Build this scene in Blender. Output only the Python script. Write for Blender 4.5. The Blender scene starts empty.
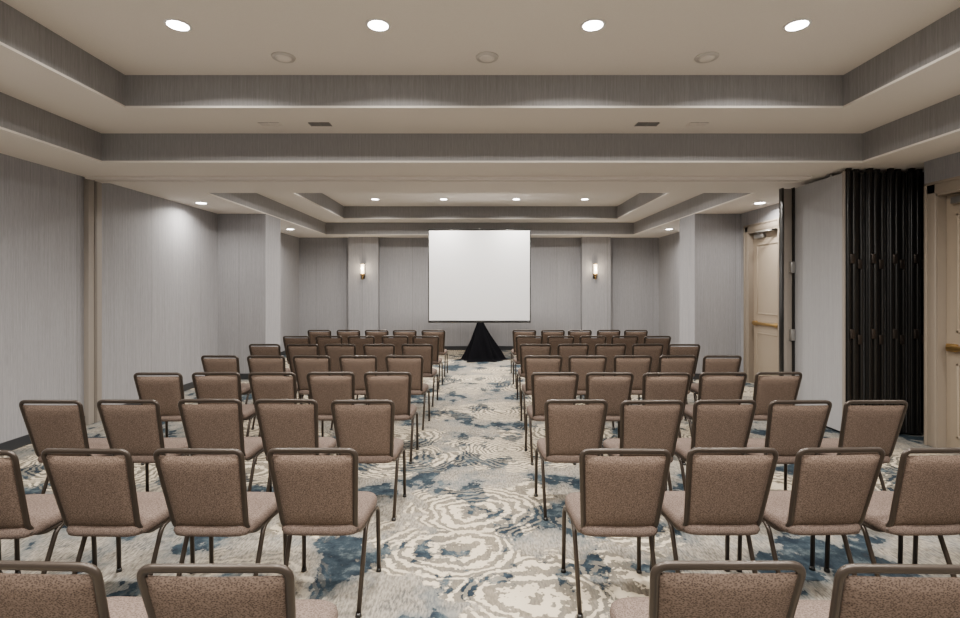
import bpy, bmesh, math, random
from mathutils import Vector, Matrix
random.seed(7)
scene = bpy.context.scene
COL = scene.collection

# ------------------------------------------------------------ materials
def mat_new(name):
    m = bpy.data.materials.new(name); m.use_nodes = True
    nt = m.node_tree; b = nt.nodes["Principled BSDF"]
    return m, nt, b
def plain(name, col, rough=0.6, metal=0.0, emit=None, es=0.0, spec=None):
    m, nt, b = mat_new(name)
    b.inputs["Base Color"].default_value = (*col, 1)
    b.inputs["Roughness"].default_value = rough
    b.inputs["Metallic"].default_value = metal
    if spec is not None: b.inputs["Specular IOR Level"].default_value = spec
    if emit:
        b.inputs["Emission Color"].default_value = (*emit, 1)
        b.inputs["Emission Strength"].default_value = es
    return m
def N(nt, t, **kw):
    n = nt.nodes.new(t)
    for k, v in kw.items(): setattr(n, k, v)
    return n
def link(nt, a, b): nt.links.new(a, b)
def ramp(nt, fac, stops, interp='LINEAR'):
    r = N(nt, 'ShaderNodeValToRGB'); r.color_ramp.interpolation = interp
    e = r.color_ramp.elements
    while len(e) < len(stops): e.new(0.5)
    for i, (p, c) in enumerate(stops):
        e[i].position = p
        e[i].color = (*c, 1) if len(c) == 3 else c
    link(nt, fac, r.inputs[0]); return r.outputs[0]
def math_(nt, op, a, b=None):
    n = N(nt, 'ShaderNodeMath', operation=op)
    for i, v in enumerate((a, b)):
        if v is None: continue
        if isinstance(v, (int, float)): n.inputs[i].default_value = v
        else: link(nt, v, n.inputs[i])
    return n.outputs[0]
def mixc(nt, f, a, b, mode='MIX'):
    n = N(nt, 'ShaderNodeMix', data_type='RGBA', blend_type=mode)
    for s, v in ((0, f), (6, a), (7, b)):
        if isinstance(v, (int, float)): n.inputs[s].default_value = v
        elif isinstance(v, tuple): n.inputs[s].default_value = (*v, 1)
        else: link(nt, v, n.inputs[s])
    return n.outputs[2]
def noise(nt, vec, scale, detail=2, rough=0.5):
    n = N(nt, 'ShaderNodeTexNoise'); n.inputs['Scale'].default_value = scale
    n.inputs['Detail'].default_value = detail; n.inputs['Roughness'].default_value = rough
    link(nt, vec, n.inputs['Vector']); return n
def pos(nt, scl=(1, 1, 1), loc=(0, 0, 0), obj=False):
    mp = N(nt, 'ShaderNodeMapping'); mp.inputs['Scale'].default_value = scl
    mp.inputs['Location'].default_value = loc
    if obj:
        t = N(nt, 'ShaderNodeTexCoord'); link(nt, t.outputs['Object'], mp.inputs['Vector'])
    else:
        g = N(nt, 'ShaderNodeNewGeometry'); link(nt, g.outputs['Position'], mp.inputs['Vector'])
    return mp.outputs[0]

def wallpaper(name, ca, cb, seams=True):
    m, nt, b = mat_new(name)
    n1 = noise(nt, pos(nt, (60, 60, 1.2)), 1.0, 3, 0.6)
    n2 = noise(nt, pos(nt, (190, 190, 9)), 1.0, 2, 0.6)
    f = math_(nt, 'MULTIPLY', math_(nt, 'ADD', n1.outputs[0], n2.outputs[0]), 0.5)
    c = ramp(nt, f, [(0.35, ca), (0.65, cb)])
    if seams:
        g = N(nt, 'ShaderNodeNewGeometry')
        sp_ = N(nt, 'ShaderNodeSeparateXYZ'); link(nt, g.outputs['Position'], sp_.inputs[0])
        sn = N(nt, 'ShaderNodeSeparateXYZ'); link(nt, g.outputs['True Normal'], sn.inputs[0])
        co = math_(nt, 'ADD', math_(nt, 'MULTIPLY', sp_.outputs[1], math_(nt, 'ABSOLUTE', sn.outputs[0])),
                   math_(nt, 'MULTIPLY', sp_.outputs[0], math_(nt, 'ABSOLUTE', sn.outputs[1])))
        fr_ = math_(nt, 'FRACT', math_(nt, 'MULTIPLY', math_(nt, 'ADD', co, 20.31), 1/1.32))
        ln = math_(nt, 'LESS_THAN', fr_, 0.0075)
        fl = math_(nt, 'FLOOR', math_(nt, 'MULTIPLY', math_(nt, 'ADD', co, 20.31), 1/1.32))
        wn = N(nt, 'ShaderNodeTexWhiteNoise', noise_dimensions='1D'); link(nt, fl, wn.inputs['W'])
        tone = math_(nt, 'ADD', 0.95, math_(nt, 'MULTIPLY', wn.outputs['Value'], 0.08))
        tone = math_(nt, 'SUBTRACT', tone, math_(nt, 'MULTIPLY', ln, 0.28))
        cc = N(nt, 'ShaderNodeCombineColor')
        for i in range(3): link(nt, tone, cc.inputs[i])
        c = mixc(nt, 1.0, c, cc.outputs[0], 'MULTIPLY')
    link(nt, c, b.inputs['Base Color']); b.inputs['Roughness'].default_value = 0.65
    bp = N(nt, 'ShaderNodeBump'); bp.inputs['Strength'].default_value = 0.1
    bp.inputs['Distance'].default_value = 0.001
    link(nt, f, bp.inputs['Height']); link(nt, bp.outputs[0], b.inputs['Normal'])
    return m
M_WALL = wallpaper("grey_ribbed_wallpaper", (0.235, 0.232, 0.243), (0.33, 0.327, 0.34))
M_TRAY = wallpaper("tray_wallpaper", (0.22, 0.215, 0.215), (0.305, 0.299, 0.30), False)
M_PANELF = wallpaper("partition_fabric", (0.29, 0.288, 0.295), (0.35, 0.348, 0.357), False)

def ceiling_paint():
    m, nt, b = mat_new("ceiling_paint")
    n = noise(nt, pos(nt), 160, 2)
    c = ramp(nt, n.outputs[0], [(0.3, (0.77, 0.72, 0.655)), (0.7, (0.81, 0.76, 0.695))])
    link(nt, c, b.inputs['Base Color']); b.inputs['Roughness'].default_value = 0.9
    return m
M_CEIL = ceiling_paint()

def carpet():
    m, nt, b = mat_new("patterned_carpet")
    p = pos(nt)
    def warped(sc_, amt, det=3):
        d1 = noise(nt, p, sc_, det, 0.55)
        off = N(nt, 'ShaderNodeVectorMath', operation='SUBTRACT'); link(nt, d1.outputs['Color'], off.inputs[0])
        off.inputs[1].default_value = (0.5, 0.5, 0.5)
        sc = N(nt, 'ShaderNodeVectorMath', operation='SCALE'); link(nt, off.outputs[0], sc.inputs[0]); sc.inputs['Scale'].default_value = amt
        ad = N(nt, 'ShaderNodeVectorMath', operation='ADD'); link(nt, p, ad.inputs[0]); link(nt, sc.outputs[0], ad.inputs[1])
        return ad.outputs[0]
    wp = warped(1.7, 0.42)
    mp = N(nt, 'ShaderNodeMapping'); mp.inputs['Scale'].default_value = (0.9, 1.05, 0); mp.inputs['Location'].default_value = (.35, .2, 0)
    link(nt, wp, mp.inputs['Vector'])
    v = N(nt, 'ShaderNodeTexVoronoi'); v.inputs['Scale'].default_value = 1.0; v.inputs['Randomness'].default_value = 0.85
    link(nt, mp.outputs[0], v.inputs['Vector'])
    D = v.outputs['Distance']
    wob = noise(nt, p, 13, 2, 0.5)
    ph = math_(nt, 'ADD', math_(nt, 'MULTIPLY', D, 135.0), math_(nt, 'MULTIPLY', wob.outputs[0], 7.5))
    s = math_(nt, 'SINE', ph)
    br = noise(nt, p, 38, 1, 0.5)
    s2 = math_(nt, 'ADD', s, math_(nt, 'MULTIPLY', math_(nt, 'SUBTRACT', br.outputs[0], 0.5), 3.6))
    lines = ramp(nt, s2, [(0.0, (0, 0, 0)), (0.2, (1, 1, 1))])
    edge = noise(nt, p, 3.5, 5, 0.65)
    dd = math_(nt, 'ADD', D, math_(nt, 'MULTIPLY', math_(nt, 'SUBTRACT', edge.outputs[0], 0.5), 0.9))
    disc = ramp(nt, dd, [(0.56, (1, 1, 1)), (0.60, (0, 0, 0))])
    sep = N(nt, 'ShaderNodeSeparateColor'); link(nt, v.outputs['Color'], sep.inputs[0])
    on = ramp(nt, sep.outputs[0], [(0.12, (0, 0, 0)), (0.14, (1, 1, 1))])
    mkr = math_(nt, 'MULTIPLY', disc, on)
    lf = math_(nt, 'MULTIPLY', lines, mkr)
    bn = noise(nt, pos(nt, (1.3, 1.0, 0), (11, 4, 0)), 2.0, 8, 0.7)
    base = ramp(nt, bn.outputs[0], [(0.36, (0.07, 0.075, 0.076)), (0.45, (0.155, 0.14, 0.118)), (0.53, (0.25, 0.222, 0.18)), (0.62, (0.165, 0.167, 0.16)), (0.7, (0.28, 0.26, 0.22))])
    fine = noise(nt, pos(nt, (80, 22, 0)), 1, 3, 0.6)
    base = mixc(nt, 0.4, base, ramp(nt, fine.outputs[0], [(0.40, (0.05, 0.05, 0.05)), (0.60, (0.42, 0.38, 0.32))]))
    bl = noise(nt, pos(nt, (1.25, 0.95, 0), (0.4, 7.3, 0)), 1.8, 6, 0.60)
    blm = ramp(nt, bl.outputs[0], [(0.540, (0, 0, 0)), (0.555, (1, 1, 1))])
    lt = ramp(nt, bl.outputs[0], [(0.46, (0, 0, 0)), (0.53, (1, 1, 1))])
    b2 = noise(nt, p, 7, 6, 0.72)
    bcol = ramp(nt, b2.outputs[0], [(0.38, (0.012, 0.018, 0.026)), (0.53, (0.028, 0.041, 0.052)), (0.66, (0.10, 0.122, 0.13))])
    c = mixc(nt, math_(nt, 'MULTIPLY', lt, 0.6), base, (0.11, 0.125, 0.13))
    c = mixc(nt, math_(nt, 'MULTIPLY', mkr, 0.6), c, (0.135, 0.112, 0.082))
    c = mixc(nt, blm, c, bcol)
    inv = math_(nt, 'SUBTRACT', 1.0, math_(nt, 'MULTIPLY', blm, 0.75))
    c = mixc(nt, math_(nt, 'MULTIPLY', lf, inv), c, (0.52, 0.45, 0.34))
    link(nt, c, b.inputs['Base Color']); b.inputs['Roughness'].default_value = 0.95
    b.inputs['Specular IOR Level'].default_value = 0.08
    bp = N(nt, 'ShaderNodeBump'); bp.inputs['Strength'].default_value = 0.3; bp.inputs['Distance'].default_value = 0.004
    link(nt, lf, bp.inputs['Height']); link(nt, bp.outputs[0], b.inputs['Normal'])
    return m
M_CARPET = carpet()

def weave(name, ca, cb, scale=150):
    m, nt, b = mat_new(name)
    v = N(nt, 'ShaderNodeTexVoronoi'); v.inputs['Scale'].default_value = scale
    link(nt, pos(nt, (1, 1, 1.6), obj=True), v.inputs['Vector'])
    n = noise(nt, pos(nt, obj=True), 260, 2)
    f = math_(nt, 'ADD', math_(nt, 'MULTIPLY', v.outputs['Distance'], 0.9), math_(nt, 'MULTIPLY', n.outputs[0], 0.35))
    c = ramp(nt, f, [(0.25, ca), (0.8, cb)])
    link(nt, c, b.inputs['Base Color']); b.inputs['Roughness'].default_value = 0.9
    b.inputs['Specular IOR Level'].default_value = 0.15
    bp = N(nt, 'ShaderNodeBump'); bp.inputs['Strength'].default_value = 0.25; bp.inputs['Distance'].default_value = 0.002
    link(nt, f, bp.inputs['Height']); link(nt, bp.outputs[0], b.inputs['Normal'])
    return m
M_BACKF = weave("chair_back_fabric", (0.036, 0.024, 0.018), (0.15, 0.108, 0.084))
M_SEATF = weave("chair_seat_fabric", (0.050, 0.035, 0.029), (0.15, 0.112, 0.094))
M_FRAME = plain("bronze_chair_frame", (0.040, 0.030, 0.023), 0.34, 0.4)
M_BLACK = plain("black_metal", (0.008, 0.008, 0.008), 0.28)
M_BLACK2 = plain("black_rubber", (0.008, 0.0075, 0.007), 0.35)
M_BRONZE = plain("dark_bronze_edge", (0.05, 0.04, 0.034), 0.3, 0.7)
M_BASEB = plain("charcoal_baseboard", (0.022, 0.024, 0.028), 0.5)
M_JAMB = plain("greige_jamb", (0.27, 0.24, 0.21), 0.6)
M_JAMB2 = plain("jamb_seal", (0.16, 0.14, 0.12), 0.6)
M_DOOR = plain("tan_door_paint", (0.33, 0.27, 0.205), 0.4)
M_DFRAME = plain("taupe_door_frame", (0.24, 0.20, 0.158), 0.45)
M_BRASS = plain("brass", (0.5, 0.32, 0.12), 0.3, 0.9)
M_STEEL = plain("steel", (0.45, 0.44, 0.42), 0.35, 0.9)
M_WHITE = plain("white_trim", (0.8, 0.78, 0.75), 0.5)
M_SPK = plain("speaker_grille", (0.60, 0.565, 0.52), 0.6)
M_VENT = plain("vent_dark", (0.06, 0.06, 0.06), 0.6)
M_VENTM = plain("vent_slat_grey", (0.25, 0.24, 0.225), 0.6)
M_VENTL = plain("vent_slot_light", (0.38, 0.355, 0.325), 0.6)
M_SCREEN = plain("projection_screen_white", (0.76, 0.765, 0.78), 0.8)
M_SKIRT = plain("black_drape", (0.003, 0.003, 0.004), 1.0, spec=0.05)
M_LAMP = plain("downlight_lens", (1, 1, 1), 0.5, 0, (1.0, 0.97, 0.92), 40)
M_GLASS = plain("sconce_glass", (0.9, 0.85, 0.75), 0.4, 0, (1.0, 0.80, 0.52), 8.0)

# ------------------------------------------------------------ mesh builder
class MB:
    def __init__(s, name, mats):
        s.name = name; s.mats = mats; s.bm = bmesh.new()
    def box(s, x0, x1, y0, y1, z0, z1, mi=0, bev=0.0, seg=2, mtx=None):
        b2 = bmesh.new()
        bmesh.ops.create_cube(b2, size=1)
        for v in b2.verts:
            v.co = Vector(((x0+x1)/2 + v.co.x*(x1-x0), (y0+y1)/2 + v.co.y*(y1-y0), (z0+z1)/2 + v.co.z*(z1-z0)))
        if bev > 0:
            bmesh.ops.bevel(b2, geom=b2.edges[:], offset=bev, segments=seg, profile=0.5, affect='EDGES')
        s.merge(b2, mi, mtx, smooth=bev > 0)
    def merge(s, b2, mi=0, mtx=None, smooth=False):
        if mtx is not None: bmesh.ops.transform(b2, matrix=mtx, verts=b2.verts[:])
        bmesh.ops.recalc_face_normals(b2, faces=b2.faces[:])
        mp = {}
        for v in b2.verts: mp[v] = s.bm.verts.new(v.co)
        for f in b2.faces:
            nf = s.bm.faces.new([mp[v] for v in f.verts]); nf.material_index = mi; nf.smooth = smooth
        b2.free()
    def cyl(s, c, r0, r1, h, mi=0, seg=24, mtx=None, smooth=True):
        b2 = bmesh.new()
        bmesh.ops.create_cone(b2, cap_ends=True, segments=seg, radius1=r0, radius2=r1, depth=h)
        bmesh.ops.translate(b2, verts=b2.verts[:], vec=Vector(c) + Vector((0, 0, 0)))
        s.merge(b2, mi, mtx, smooth)
    def tube(s, pts, r, mi=0, seg=10, ry=None, closed=False):
        ry = ry or r
        pts = [Vector(p) for p in pts]
        b2 = bmesh.new(); rings = []; up = None
        n = len(pts)
        for i, p in enumerate(pts):
            if closed: t = (pts[(i+1) % n]-pts[i-1]).normalized()
            else: t = (pts[min(i+1, n-1)]-pts[max(i-1, 0)]).normalized()
            if up is None:
                up = Vector((0, 1, 0)) if abs(t.y) < 0.8 else Vector((0, 0, 1))
            up = (up - t*up.dot(t)).normalized(); sd = t.cross(up)
            rings.append([b2.verts.new(p + up*math.cos(a)*ry + sd*math.sin(a)*r) for a in [2*math.pi*k/seg for k in range(seg)]])
        for i in range(n if closed else n-1):
            A, B = rings[i], rings[(i+1) % n]
            for k in range(seg): b2.faces.new((A[k], A[(k+1) % seg], B[(k+1) % seg], B[k]))
        if not closed:
            b2.faces.new(rings[0][::-1]); b2.faces.new(rings[-1])
        s.merge(b2, mi, None, True)
    def done(s, loc=(0, 0, 0), parent=None):
        me = bpy.data.meshes.new(s.name); s.bm.to_mesh(me); s.bm.free()
        for m in s.mats: me.materials.append(m)
        o = bpy.data.objects.new(s.name, me); COL.objects.link(o); o.location = loc
        if parent: o.parent = parent
        return o
def inst(o, name, loc, rz=0):
    c = bpy.data.objects.new(name, o.data); COL.objects.link(c); c.location = loc; c.rotation_euler = (0, 0, rz); return c
def rounded(pts, r, k=5):
    out = [Vector(pts[0])]
    for i in range(1, len(pts)-1):
        P = Vector(pts[i]); a = (Vector(pts[i-1])-P); b = (Vector(pts[i+1])-P)
        rr = min(r, a.length*0.45, b.length*0.45)
        A = P+a.normalized()*rr; B = P+b.normalized()*rr
        for j in range(k+1):
            t = j/k; out.append(A*(1-t)**2 + P*2*t*(1-t) + B*t*t)
    out.append(Vector(pts[-1])); return out

ZS, ZL, ZT = 3.08, 3.40, 3.71
YB = -2.5; YW = 13.7
# ------------------------------------------------------------ floor
f = MB("floor", [M_CARPET]); f.box(-5.4, 5.4, YB, YW+0.2, -0.1, 0); f.done()

# ------------------------------------------------------------ ceiling
c = MB("ceiling", [M_CEIL, M_TRAY])
def ring(o, i, z, mi=0):
    ox0, ox1, oy0, oy1 = o; ix0, ix1, iy0, iy1 = i
    c.box(ox0, ox1, oy0, iy0, z, z+0.02, mi) if iy0 > oy0 else None
    c.box(ox0, ox1, iy1, oy1, z, z+0.02, mi) if oy1 > iy1 else None
    c.box(ox0, ix0, iy0, iy1, z, z+0.02, mi)
    c.box(ix1, ox1, iy0, iy1, z, z+0.02, mi)
def rise(i, z0, z1):
    x0, x1, y0, y1 = i
    t = 0.03
    c.box(x0-t, x0, y0-t, y1+t, z0+.0205, z1, 1); c.box(x1, x1+t, y0-t, y1+t, z0+.0205, z1, 1)
    c.box(x0, x1, y1, y1+t, z0+.0205, z1, 1); c.box(x0, x1, y0-t, y0, z0+.0205, z1, 1)
N1 = (-4.15, 4.22, -1.7, 5.5); N2 = (-3.34, 3.44, -0.9, 4.72)
F1 = (-3.98, 4.02, 7.26, 13.0); F2 = (-3.32, 3.40, 7.95, 12.3)
ring((-5.4, 5.4, YB, 6.4), N1, ZS); rise(N1, ZS, ZL); ring(N1, N2, ZL); rise(N2, ZL, ZT)
ring((-5.4, 5.4, 6.4, YW+.2), F1, ZS); rise(F1, ZS, ZL); ring(F1, F2, ZL); rise(F2, ZL, ZT)
for R in (N2, F2): c.box(R[0]-.1, R[1]+.1, R[2]-.1, R[3]+.1, ZT, ZT+.03, 0)
c.done()

# ------------------------------------------------------------ walls
w = MB("wall_left", [M_WALL])
w.box(-5.1, -4.9, YB, 6.2, 0, ZS); w.box(-5.1, -4.86, 6.42, 9.3, 0, ZS)
w.box(-5.1, -4.93, 10.0, YW, 0, ZS); w.box(-5.1, -4.92, 6.2, 6.42, 0, ZS)
w.done()
w = MB("wall_left_pier", [M_WALL, M_BASEB]); w.box(-5.1, -3.97, 9.3, 10.0, 0, ZS)
w.done()
w = MB("wall_right_pier", [M_WALL, M_BASEB]); w.box(4.01, 5.1, 9.3, 10.0, 0, ZS)
w.done()
WR = 4.87; DH = 2.72
def wseg(*boxes):
    w = MB("wall_right", [M_WALL])
    for b in boxes: w.box(*b)
    w.done()
wseg((WR, 5.05, YB, 4.28, 0, ZS))
wseg((WR, 5.05, 4.28, 5.32, DH, ZS))
wseg((WR, 5.05, 5.32, 5.47, 0, ZS))
wseg((5.05, 5.22, 5.37, 5.47, 0, ZS))
wseg((5.22, 5.4, 5.37, 6.98, 0, ZS))
wseg((WR, 5.22, 6.88, 6.98, 0, ZS))
wseg((WR, 5.05, 6.98, 8.06, 0, ZS))
wseg((WR, 5.05, 8.06, 9.02, DH, ZS))
wseg((WR, 5.05, 9.02, 9.3, 0, ZS))
wseg((4.93, 5.1, 10.0, YW, 0, ZS))
w = MB("wall_back", [M_WALL])
w.box(-5.1, 5.1, YW, YW+.2, 0, ZS)
w.box(-3.52, -2.72, YW-.22, YW, 0, ZS); w.box(2.78, 3.55, YW-.22, YW, 0, ZS)
w.done()
# baseboards
b = MB("baseboard_left", [M_BASEB])
b.box(-4.9, -4.885, YB, 6.2, 0, .11); b.box(-4.86, -4.845, 6.42, 9.3, 0, .11)
b.box(-4.86, -3.97, 9.285, 9.3, 0, .11); b.box(-3.97, -3.955, 9.285, 10.0, 0, .11); b.box(-4.93, -4.915, 10, YW, 0, .11); b.done()
b = MB("baseboard_right", [M_BASEB])
b.box(WR-.015, WR, YB, 4.16, 0, .11); b.box(WR-.015, WR, 6.98, 7.94, 0, .11); b.box(WR-.015, WR, 9.14, 9.3, 0, .11)
b.box(4.01, WR, 9.285, 9.3, 0, .11); b.box(3.995, 4.01, 9.285, 10.0, 0, .11); b.box(4.915, 4.93, 10, YW, 0, .11); b.done()
b = MB("baseboard_back", [M_BASEB])
b.box(-4.93, -3.52, YW-.015, YW, 0, .11); b.box(-2.72, 2.78, YW-.015, YW, 0, .11); b.box(3.55, 4.93, YW-.015, YW, 0, .11)
b.box(-3.53, -2.71, YW-.235, YW-.22, 0, .11); b.box(2.77, 3.56, YW-.235, YW-.22, 0, .11); b.done()
# partition jamb + track
t = MB("trim_partition_jamb", [M_JAMB, M_JAMB2])
t.box(-4.92, -4.84, 6.2, 6.42, 0, ZS-.03, 0, .006); t.box(-4.845, -4.83, 6.29, 6.33, 0, ZS-.04, 1, .004); t.done()
t = MB("trim_partition_track", [M_CEIL, M_VENT, M_STEEL])
t.box(-4.86, 4.10, 6.16, 6.27, ZS-.03, ZS, 0, .003); t.box(-4.86, 4.10, 6.33, 6.44, ZS-.03, ZS, 0, .003)
t.box(-4.86, 4.10, 6.27, 6.33, ZS-.008, ZS, 1); t.done()

# ------------------------------------------------------------ folded partition stack
p = MB("folding_partition", [M_PANELF, M_BLACK2, M_BRONZE, M_JAMB, M_BLACK, M_STEEL])
n = 8; x = 4.205; pw = 0.122
for i in range(n):
    x0 = x + i*pw; y0 = 5.74 + (0.05 if i % 2 else 0); y1 = 6.70 + (0.02 if i % 2 else 0)
    p.box(x0+.004, x0+pw-.006, y0+.02, y1, .03, ZS-.05, 0)
    p.box(x0+.001, x0+pw-.004, y0, y0+.04, .02, ZS-.035, 1, .006)
    p.box(x0+.010, x0+.046, y0-.022, y0, .03, ZS-.05, 4, .009)
    p.box(x0+.070, x0+.108, y0-.030, y0, .03, ZS-.05, 1, .009)
    p.box(x0+.054, x0+.061, y0-.006, y0+.001, .05, ZS-.1, 2)
    for z in ((1.92, 1.05) if i % 2 else (1.98, 1.12)):
        p.box(x0+.035, x0+.085, y0-.038, y0-.002, z, z+.11, 2, .005)
    p.box(x0+.03, x0+.08, y0+.005, y0+.05, ZS-.05, ZS, 4)
    p.tube([(x0+.05, y0+.3, ZS-.06), (x0+.05, y0+.3, ZS-.002)], .02, 5)
p.box(4.075, 4.195, 6.70, 6.76, .03, ZS-.05, 3, .004)
p.box(4.06, 4.08, 6.69, 6.77, .02, ZS-.04, 4, .003)
p.box(4.195, 4.208, 6.66, 6.72, .02, ZS-.04, 4)
p.box(4.18, 4.206, 5.735, 5.76, .02, ZS-.04, 3, .004)
for z in (1.0, 1.9): p.box(4.15, 4.2, 6.64, 6.70, z, z+.15, 5, .005)
p.done()

# ------------------------------------------------------------ doors (right wall)
def door(name, y0, y1):
    d = MB(name, [M_DOOR, M_DFRAME, M_BRASS, M_STEEL])
    fw = .11; X = WR
    y0 += .003; y1 -= .003; H = DH-.004
    d.box(X-.03, X+.17, y0, y0+.04, 0, H, 1); d.box(X-.03, X+.17, y1-.04, y1, 0, H, 1); d.box(X-.03, X+.17, y0, y1, H-.04, H, 1)
    d.box(X-.035, X-.003, y0-fw, y0+.02, 0, DH+fw-.02, 1, .01); d.box(X-.035, X-.003, y1-.02, y1+fw, 0, DH+fw-.02, 1, .01)
    d.box(X-.035, X-.003, y0-fw, y1+fw, DH-.02, DH+fw, 1, .01)
    d.box(X-.045, X-.03, y0-fw, y0-fw+.03, 0, DH+fw, 1, .005); d.box(X-.045, X-.03, y1+fw-.03, y1+fw, 0, DH+fw, 1, .005)
    d.box(X-.045, X-.03, y0-fw, y1+fw, DH+fw-.03, DH+fw, 1, .005)
    d.box(X+.06, X+.105, y0+.042, y1-.042, .01, DH-.045, 0, .003)
    for za, zb in ((.15, .92), (1.24, DH-.25)):
        ya, yb = y0+.16, y1-.16
        for bx in ((ya, yb, za, za+.025), (ya, yb, zb-.025, zb), (ya, ya+.025, za, zb), (yb-.025, yb, za, zb)):
            d.box(X+.05, X+.062, bx[0], bx[1], bx[2], bx[3], 0, .004)
    d.box(X+.015, X+.06, y0+.08, y0+.22, 1.04, 1.12, 2, .008); d.box(X+.015, X+.06, y1-.18, y1-.08, 1.04, 1.12, 2, .008)
    d.box(X-.01, X+.035, y0+.1, y1-.1, 1.055, 1.105, 2, .012)
    for z in (.3, 1.4, 2.4): d.tube([(X+.05, y0+.044, z), (X+.05, y0+.044, z+.12)], .012, 2)
    d.box(X+.005, X+.06, y1-.42, y1-.14, DH-.15, DH-.08, 3, .008)
    d.tube([(X+.03, y1-.3, DH-.08), (X-.14, y1-.48, DH-.065), (X+.0, y1-.75, DH-.06)], .011, 3)
    return d.done()
door("door_1", 4.28, 5.32); door("door_2", 8.06, 9.02)

# ------------------------------------------------------------ projection screen
s = MB("projection_screen", [M_SCREEN, M_BLACK, M_SKIRT, M_STEEL])
SY = 11.8
s.box(-1.18, 1.20, SY, SY+.008, .93, 3.06, 0)
s.box(-1.19, 1.21, SY-.004, SY+.012, 3.055, 3.085, 1, .003)
s.box(-1.2, -1.178, SY-.004, SY+.012, .92, 3.07, 1); s.box(1.198, 1.22, SY-.004, SY+.012, .92, 3.07, 1)
s.box(-1.20, 1.22, SY-.02, SY+.03, .88, .935, 1, .015)
s.tube([(0.01, SY+.08, .3), (0.01, SY+.08, 3.12)], .018, 3)
b2 = bmesh.new(); seg = 120; rows = []
def rad(a, t):
    r = .07 + .38*(t**1.0)
    lobes = .15*math.sin(a*6+.6+t) + .09*math.sin(a*11+2-2*t) + .10*math.sin(a*3+1)
    return r*(1 + lobes*min(1, t*1.3+.15))
J = 18
for j in range(J+1):
    t = j/J
    row = []
    for a in [2*math.pi*k/seg for k in range(seg)]:
        if t < .85: tt = t/.85; z = .885*(1-tt)**1.05+.012; ex = 0
        else: tt = 1; z = .012*(1-(t-.85)/.15)+.003; ex = (t-.85)/.15*(.05+.07*abs(math.sin(a*2.5+.4))+.04*math.sin(a*9))
        r = rad(a, tt) + ex
        row.append(b2.verts.new((.03 + .05*t + r*math.cos(a), SY+.03 + .7*r*math.sin(a), max(.003, z))))
    rows.append(row)
for j in range(J):
    for k in range(seg): b2.faces.new((rows[j][k], rows[j][(k+1) % seg], rows[j+1][(k+1) % seg], rows[j+1][k]))
b2.faces.new(rows[0])
s.merge(b2, 2, None, True)
s.done()

# ------------------------------------------------------------ sconces
def sconce(x):
    y = YW-.22
    o = MB("wall_sconce", [M_BRASS, M_GLASS, M_BRONZE])
    o.box(x-.05, x+.05, y-.02, y, 1.95, 2.30, 2, .006)
    o.box(x-.02, x+.02, y-.09, y-.015, 2.00, 2.04, 0, .005)
    o.tube([(x, y-.09, 1.93), (x, y-.09, 2.05)], .018, 0)
    o.cyl((x, y-.09, 2.06), .045, .055, .05, 0); o.cyl((x, y-.09, 2.345), .05, .045, .02, 0)
    o.cyl((x, y-.09, 2.21), .045, .045, .25, 1)
    o.done()
    l = bpy.data.lights.new("sconce_bulb", 'POINT'); l.energy = 8; l.color = (1, .82, .6); l.shadow_soft_size = .04
    q = bpy.data.objects.new("sconce_bulb", l); COL.objects.link(q); q.location = (x, y-.2, 2.22)
sconce(-3.12); sconce(3.12)

# ------------------------------------------------------------ downlights
dl = MB("recessed_downlight", [M_WHITE, M_LAMP])
dl.tube([(math.cos(a)*.085, math.sin(a)*.085, -.003) for a in [2*math.pi*k/28 for k in range(28)]], .012, 0, 8, .006, True)
dl.cyl((0, 0, -.003), .078, .078, .006, 1, 28, smooth=False)
first = dl.done(); used = False
def downlight(x, y, z, e):
    global used
    if not used: first.location = (x, y, z); used = True
    else: inst(first, "recessed_downlight", (x, y, z))
    l = bpy.data.lights.new("downlight_beam", 'AREA'); l.shape = 'DISK'; l.size = .15; l.energy = e
    l.color = (1.0, .94, .865); l.spread = math.radians(155)
    q = bpy.data.objects.new("downlight_beam", l); COL.objects.link(q); q.location = (x, y, z-.012)
for y in (3.82, 1.3, -.3):  # only the far row is in view; the others are added for illumination
    for x in (-2.3, -.77, .87, 2.43): downlight(x, y, ZT, 74)
for y in (11.3, 8.8):  # nearer row sits unseen behind the header, added for illumination
    for x in (-2.35, -.8, .84, 2.39): downlight(x, y, ZT, 76)
for x, y in ((-4.5, 8.1), (-4.42, 11.7), (4.55, 8.1), (4.45, 11.7), (-4.5, 3.0), (4.53, 3.0), (-4.5, 0), (4.53, 0)): downlight(x, y, ZS, 34)  # near-section soffit lights are out of view, added to wash the walls

# speakers / detectors
sp = MB("ceiling_speaker", [M_CEIL, M_SPK])
sp.cyl((0, 0, -.006), .095, .10, .012, 1, 28); sp.cyl((0, 0, -.016), .055, .07, .012, 0, 24)
o = sp.done((-1.70, 4.35, ZT))
inst(o, "ceiling_speaker", (.07, 4.35, ZT)); inst(o, "ceiling_speaker", (1.98, 4.35, ZT))
# slot vents
def vent(x0, x1, dark):
    v = MB("ceiling_vent", [M_VENT if dark else M_VENTL, M_VENTM if dark else M_CEIL])
    v.box(x0, x1, 5.13, 5.23, ZL-.004, ZL, 0)
    for k in range(4): v.box(x0+.005, x1-.005, 5.14+k*.026, 5.146+k*.026, ZL-.010, ZL-.003, 1)
    for xx in (x0, (x0+x1)/2, x1): v.box(xx-.005, xx+.005, 5.13, 5.23, ZL-.010, ZL-.003, 1)
    v.done()
vent(-2.27, -2.05, False); vent(-1.75, -1.54, True); vent(1.63, 1.85, True); vent(2.17, 2.36, False)

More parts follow.
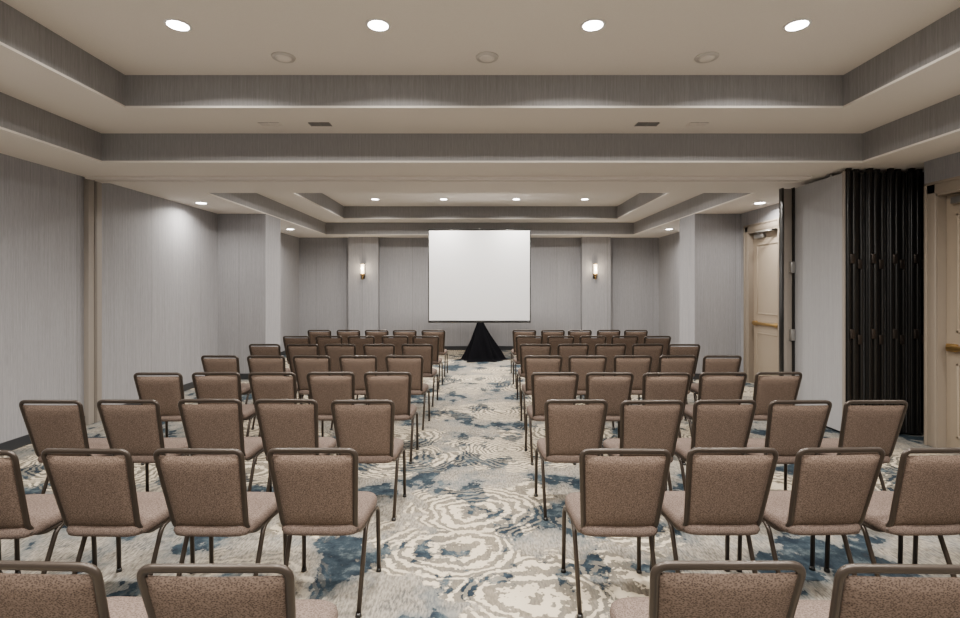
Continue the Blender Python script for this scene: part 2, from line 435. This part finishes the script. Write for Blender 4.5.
# ------------------------------------------------------------ banquet chair
ch = MB("banquet_chair", [M_FRAME, M_BACKF, M_SEATF, M_BLACK2])
def bp(x, z):   # point on reclined back plane
    return Vector((x, -.155 - (z-.46)*0.27, z))
hw_t, hw_b = .216, .186
fr = rounded([(-hw_b, -.10, .43), bp(-hw_b, .47), bp(-hw_t, .893), bp(hw_t, .893), bp(hw_b, .47), (hw_b, -.10, .43)], .042, 6)
ch.tube(fr, .0145, 0, 10, .011)
b2 = bmesh.new(); nx, nz = 10, 10
def padpt(u, v, side):
    z = .462 + v*.405; h = (hw_b-.006) + (hw_t-hw_b-.005)*v
    P = bp((u*2-1)*h, z)
    cu = 1-abs(u*2-1)**6; cv = 1-abs(v*2-1)**6
    th = .004 + .018*(cu*cv)**.5
    curve = .012*(1-(u*2-1)**2)
    return P + Vector((0, side*th, 0)) + Vector((0, -curve, 0))*0.6
for side in (-1, 1):
    g = [[b2.verts.new(padpt(i/nx, j/nz, side)) for i in range(nx+1)] for j in range(nz+1)]
    for j in range(nz):
        for i in range(nx): b2.faces.new((g[j][i], g[j][i+1], g[j+1][i+1], g[j+1][i]))
    if side == -1: g0 = g
    else:
        bd = lambda G: G[0][:] + [G[j][-1] for j in range(1, nz+1)] + G[-1][-2::-1] + [G[j][0] for j in range(nz-1, 0, -1)]
        A, B = bd(g0), bd(g)
        for k in range(len(A)): b2.faces.new((A[k], A[(k+1) % len(A)], B[(k+1) % len(A)], B[k]))
ch.merge(b2, 1, None, True)
b2 = bmesh.new(); rings = []; sg = 40
prof = [(.0, .415), (.90, .415), (.985, .425), (1.0, .445), (.985, .466), (.93, .480), (.75, .488), (.4, .493), (0, .495)]
for r, z in prof:
    if r == 0: rings.append([b2.verts.new((0, .035, z))]); continue
    R = []
    for k in range(sg):
        a = 2*math.pi*k/sg; ca, sa = math.cos(a), math.sin(a)
        e = 2/6
        X = .222*r*math.copysign(abs(ca)**e, ca); Y = .225*r*math.copysign(abs(sa)**e, sa)
        R.append(b2.verts.new((X*(1.0+.05*(Y/.225)), .04+Y, z)))
    rings.append(R)
for i in range(len(rings)-1):
    A, B = rings[i], rings[i+1]
    for k in range(sg):
        k2 = (k+1) % sg
        if len(A) == 1: b2.faces.new((A[0], B[k2], B[k]))
        elif len(B) == 1: b2.faces.new((A[k], A[k2], B[0]))
        else: b2.faces.new((A[k], A[k2], B[k2], B[k]))
ch.merge(b2, 2, None, True)
for sx in (-1, 1):
    ch.tube(rounded([(sx*.187, -.15, .445), (sx*.195, -.08, .408), (sx*.215, .20, .405), (sx*.222, .238, .38), (sx*.225, .25, .012)], .03), .0125, 0, 10)
    ch.tube(rounded([(sx*.206, .10, .405), (sx*.206, .00, .40), (sx*.205, -.165, .012)], .05), .0125, 0, 10)
    ch.cyl((sx*.205, -.167, .01), .017, .014, .02, 3, 12); ch.cyl((sx*.225, .25, .01), .017, .014, .02, 3, 12)
ch.tube([(-.212, .19, .406), (.212, .19, .406)], .01, 0, 8); ch.tube([(-.2, -.06, .406), (.2, -.06, .406)], .01, 0, 8)
chair = ch.done(); cu = False
def place(x, d, rz=0):
    global cu
    loc = (x, d+.27, 0)
    if not cu: chair.location = loc; chair.rotation_euler = (0, 0, rz); cu = True
    else: inst(chair, "banquet_chair", loc, rz)
rowd = [1.455, 2.49, 3.56, 4.72, 5.9, 7.1, 8.3, 9.5]
L0 = [-.76, -.83, -.835, -.87, -.87, -.87, -.87, -.87]
R0 = [.735, .735, .69, .71, .76, .80, .83, .86]
LS = [.545, .558, .55, .54, .545, .545, .54, .54]
for r, d in enumerate(rowd):
    for k in range(5):
        j = lambda a: random.uniform(-a, a)
        place(L0[r]-k*LS[r]+j(.008), d+j(.02)-(.03*k if r == 1 else 0)*.4, math.radians(j(2.0)-.5))
        place(R0[r]+k*.53+j(.008), d+j(.02), math.radians(j(2.0)+.5))

# ------------------------------------------------------------ world, camera
wd = bpy.data.worlds.new("world"); scene.world = wd; wd.use_nodes = True
wd.node_tree.nodes["Background"].inputs[0].default_value = (1, .97, .94, 1)
wd.node_tree.nodes["Background"].inputs[1].default_value = 0.6
cam = bpy.data.cameras.new("camera"); co = bpy.data.objects.new("camera", cam); COL.objects.link(co)
co.location = (0, 0, 1.7); co.rotation_euler = (math.radians(90), 0, 0)
cam.sensor_width = 36; cam.lens = 500*36/960; cam.shift_y = -21/960; cam.shift_x = 1/960; cam.clip_start = .05
scene.camera = co
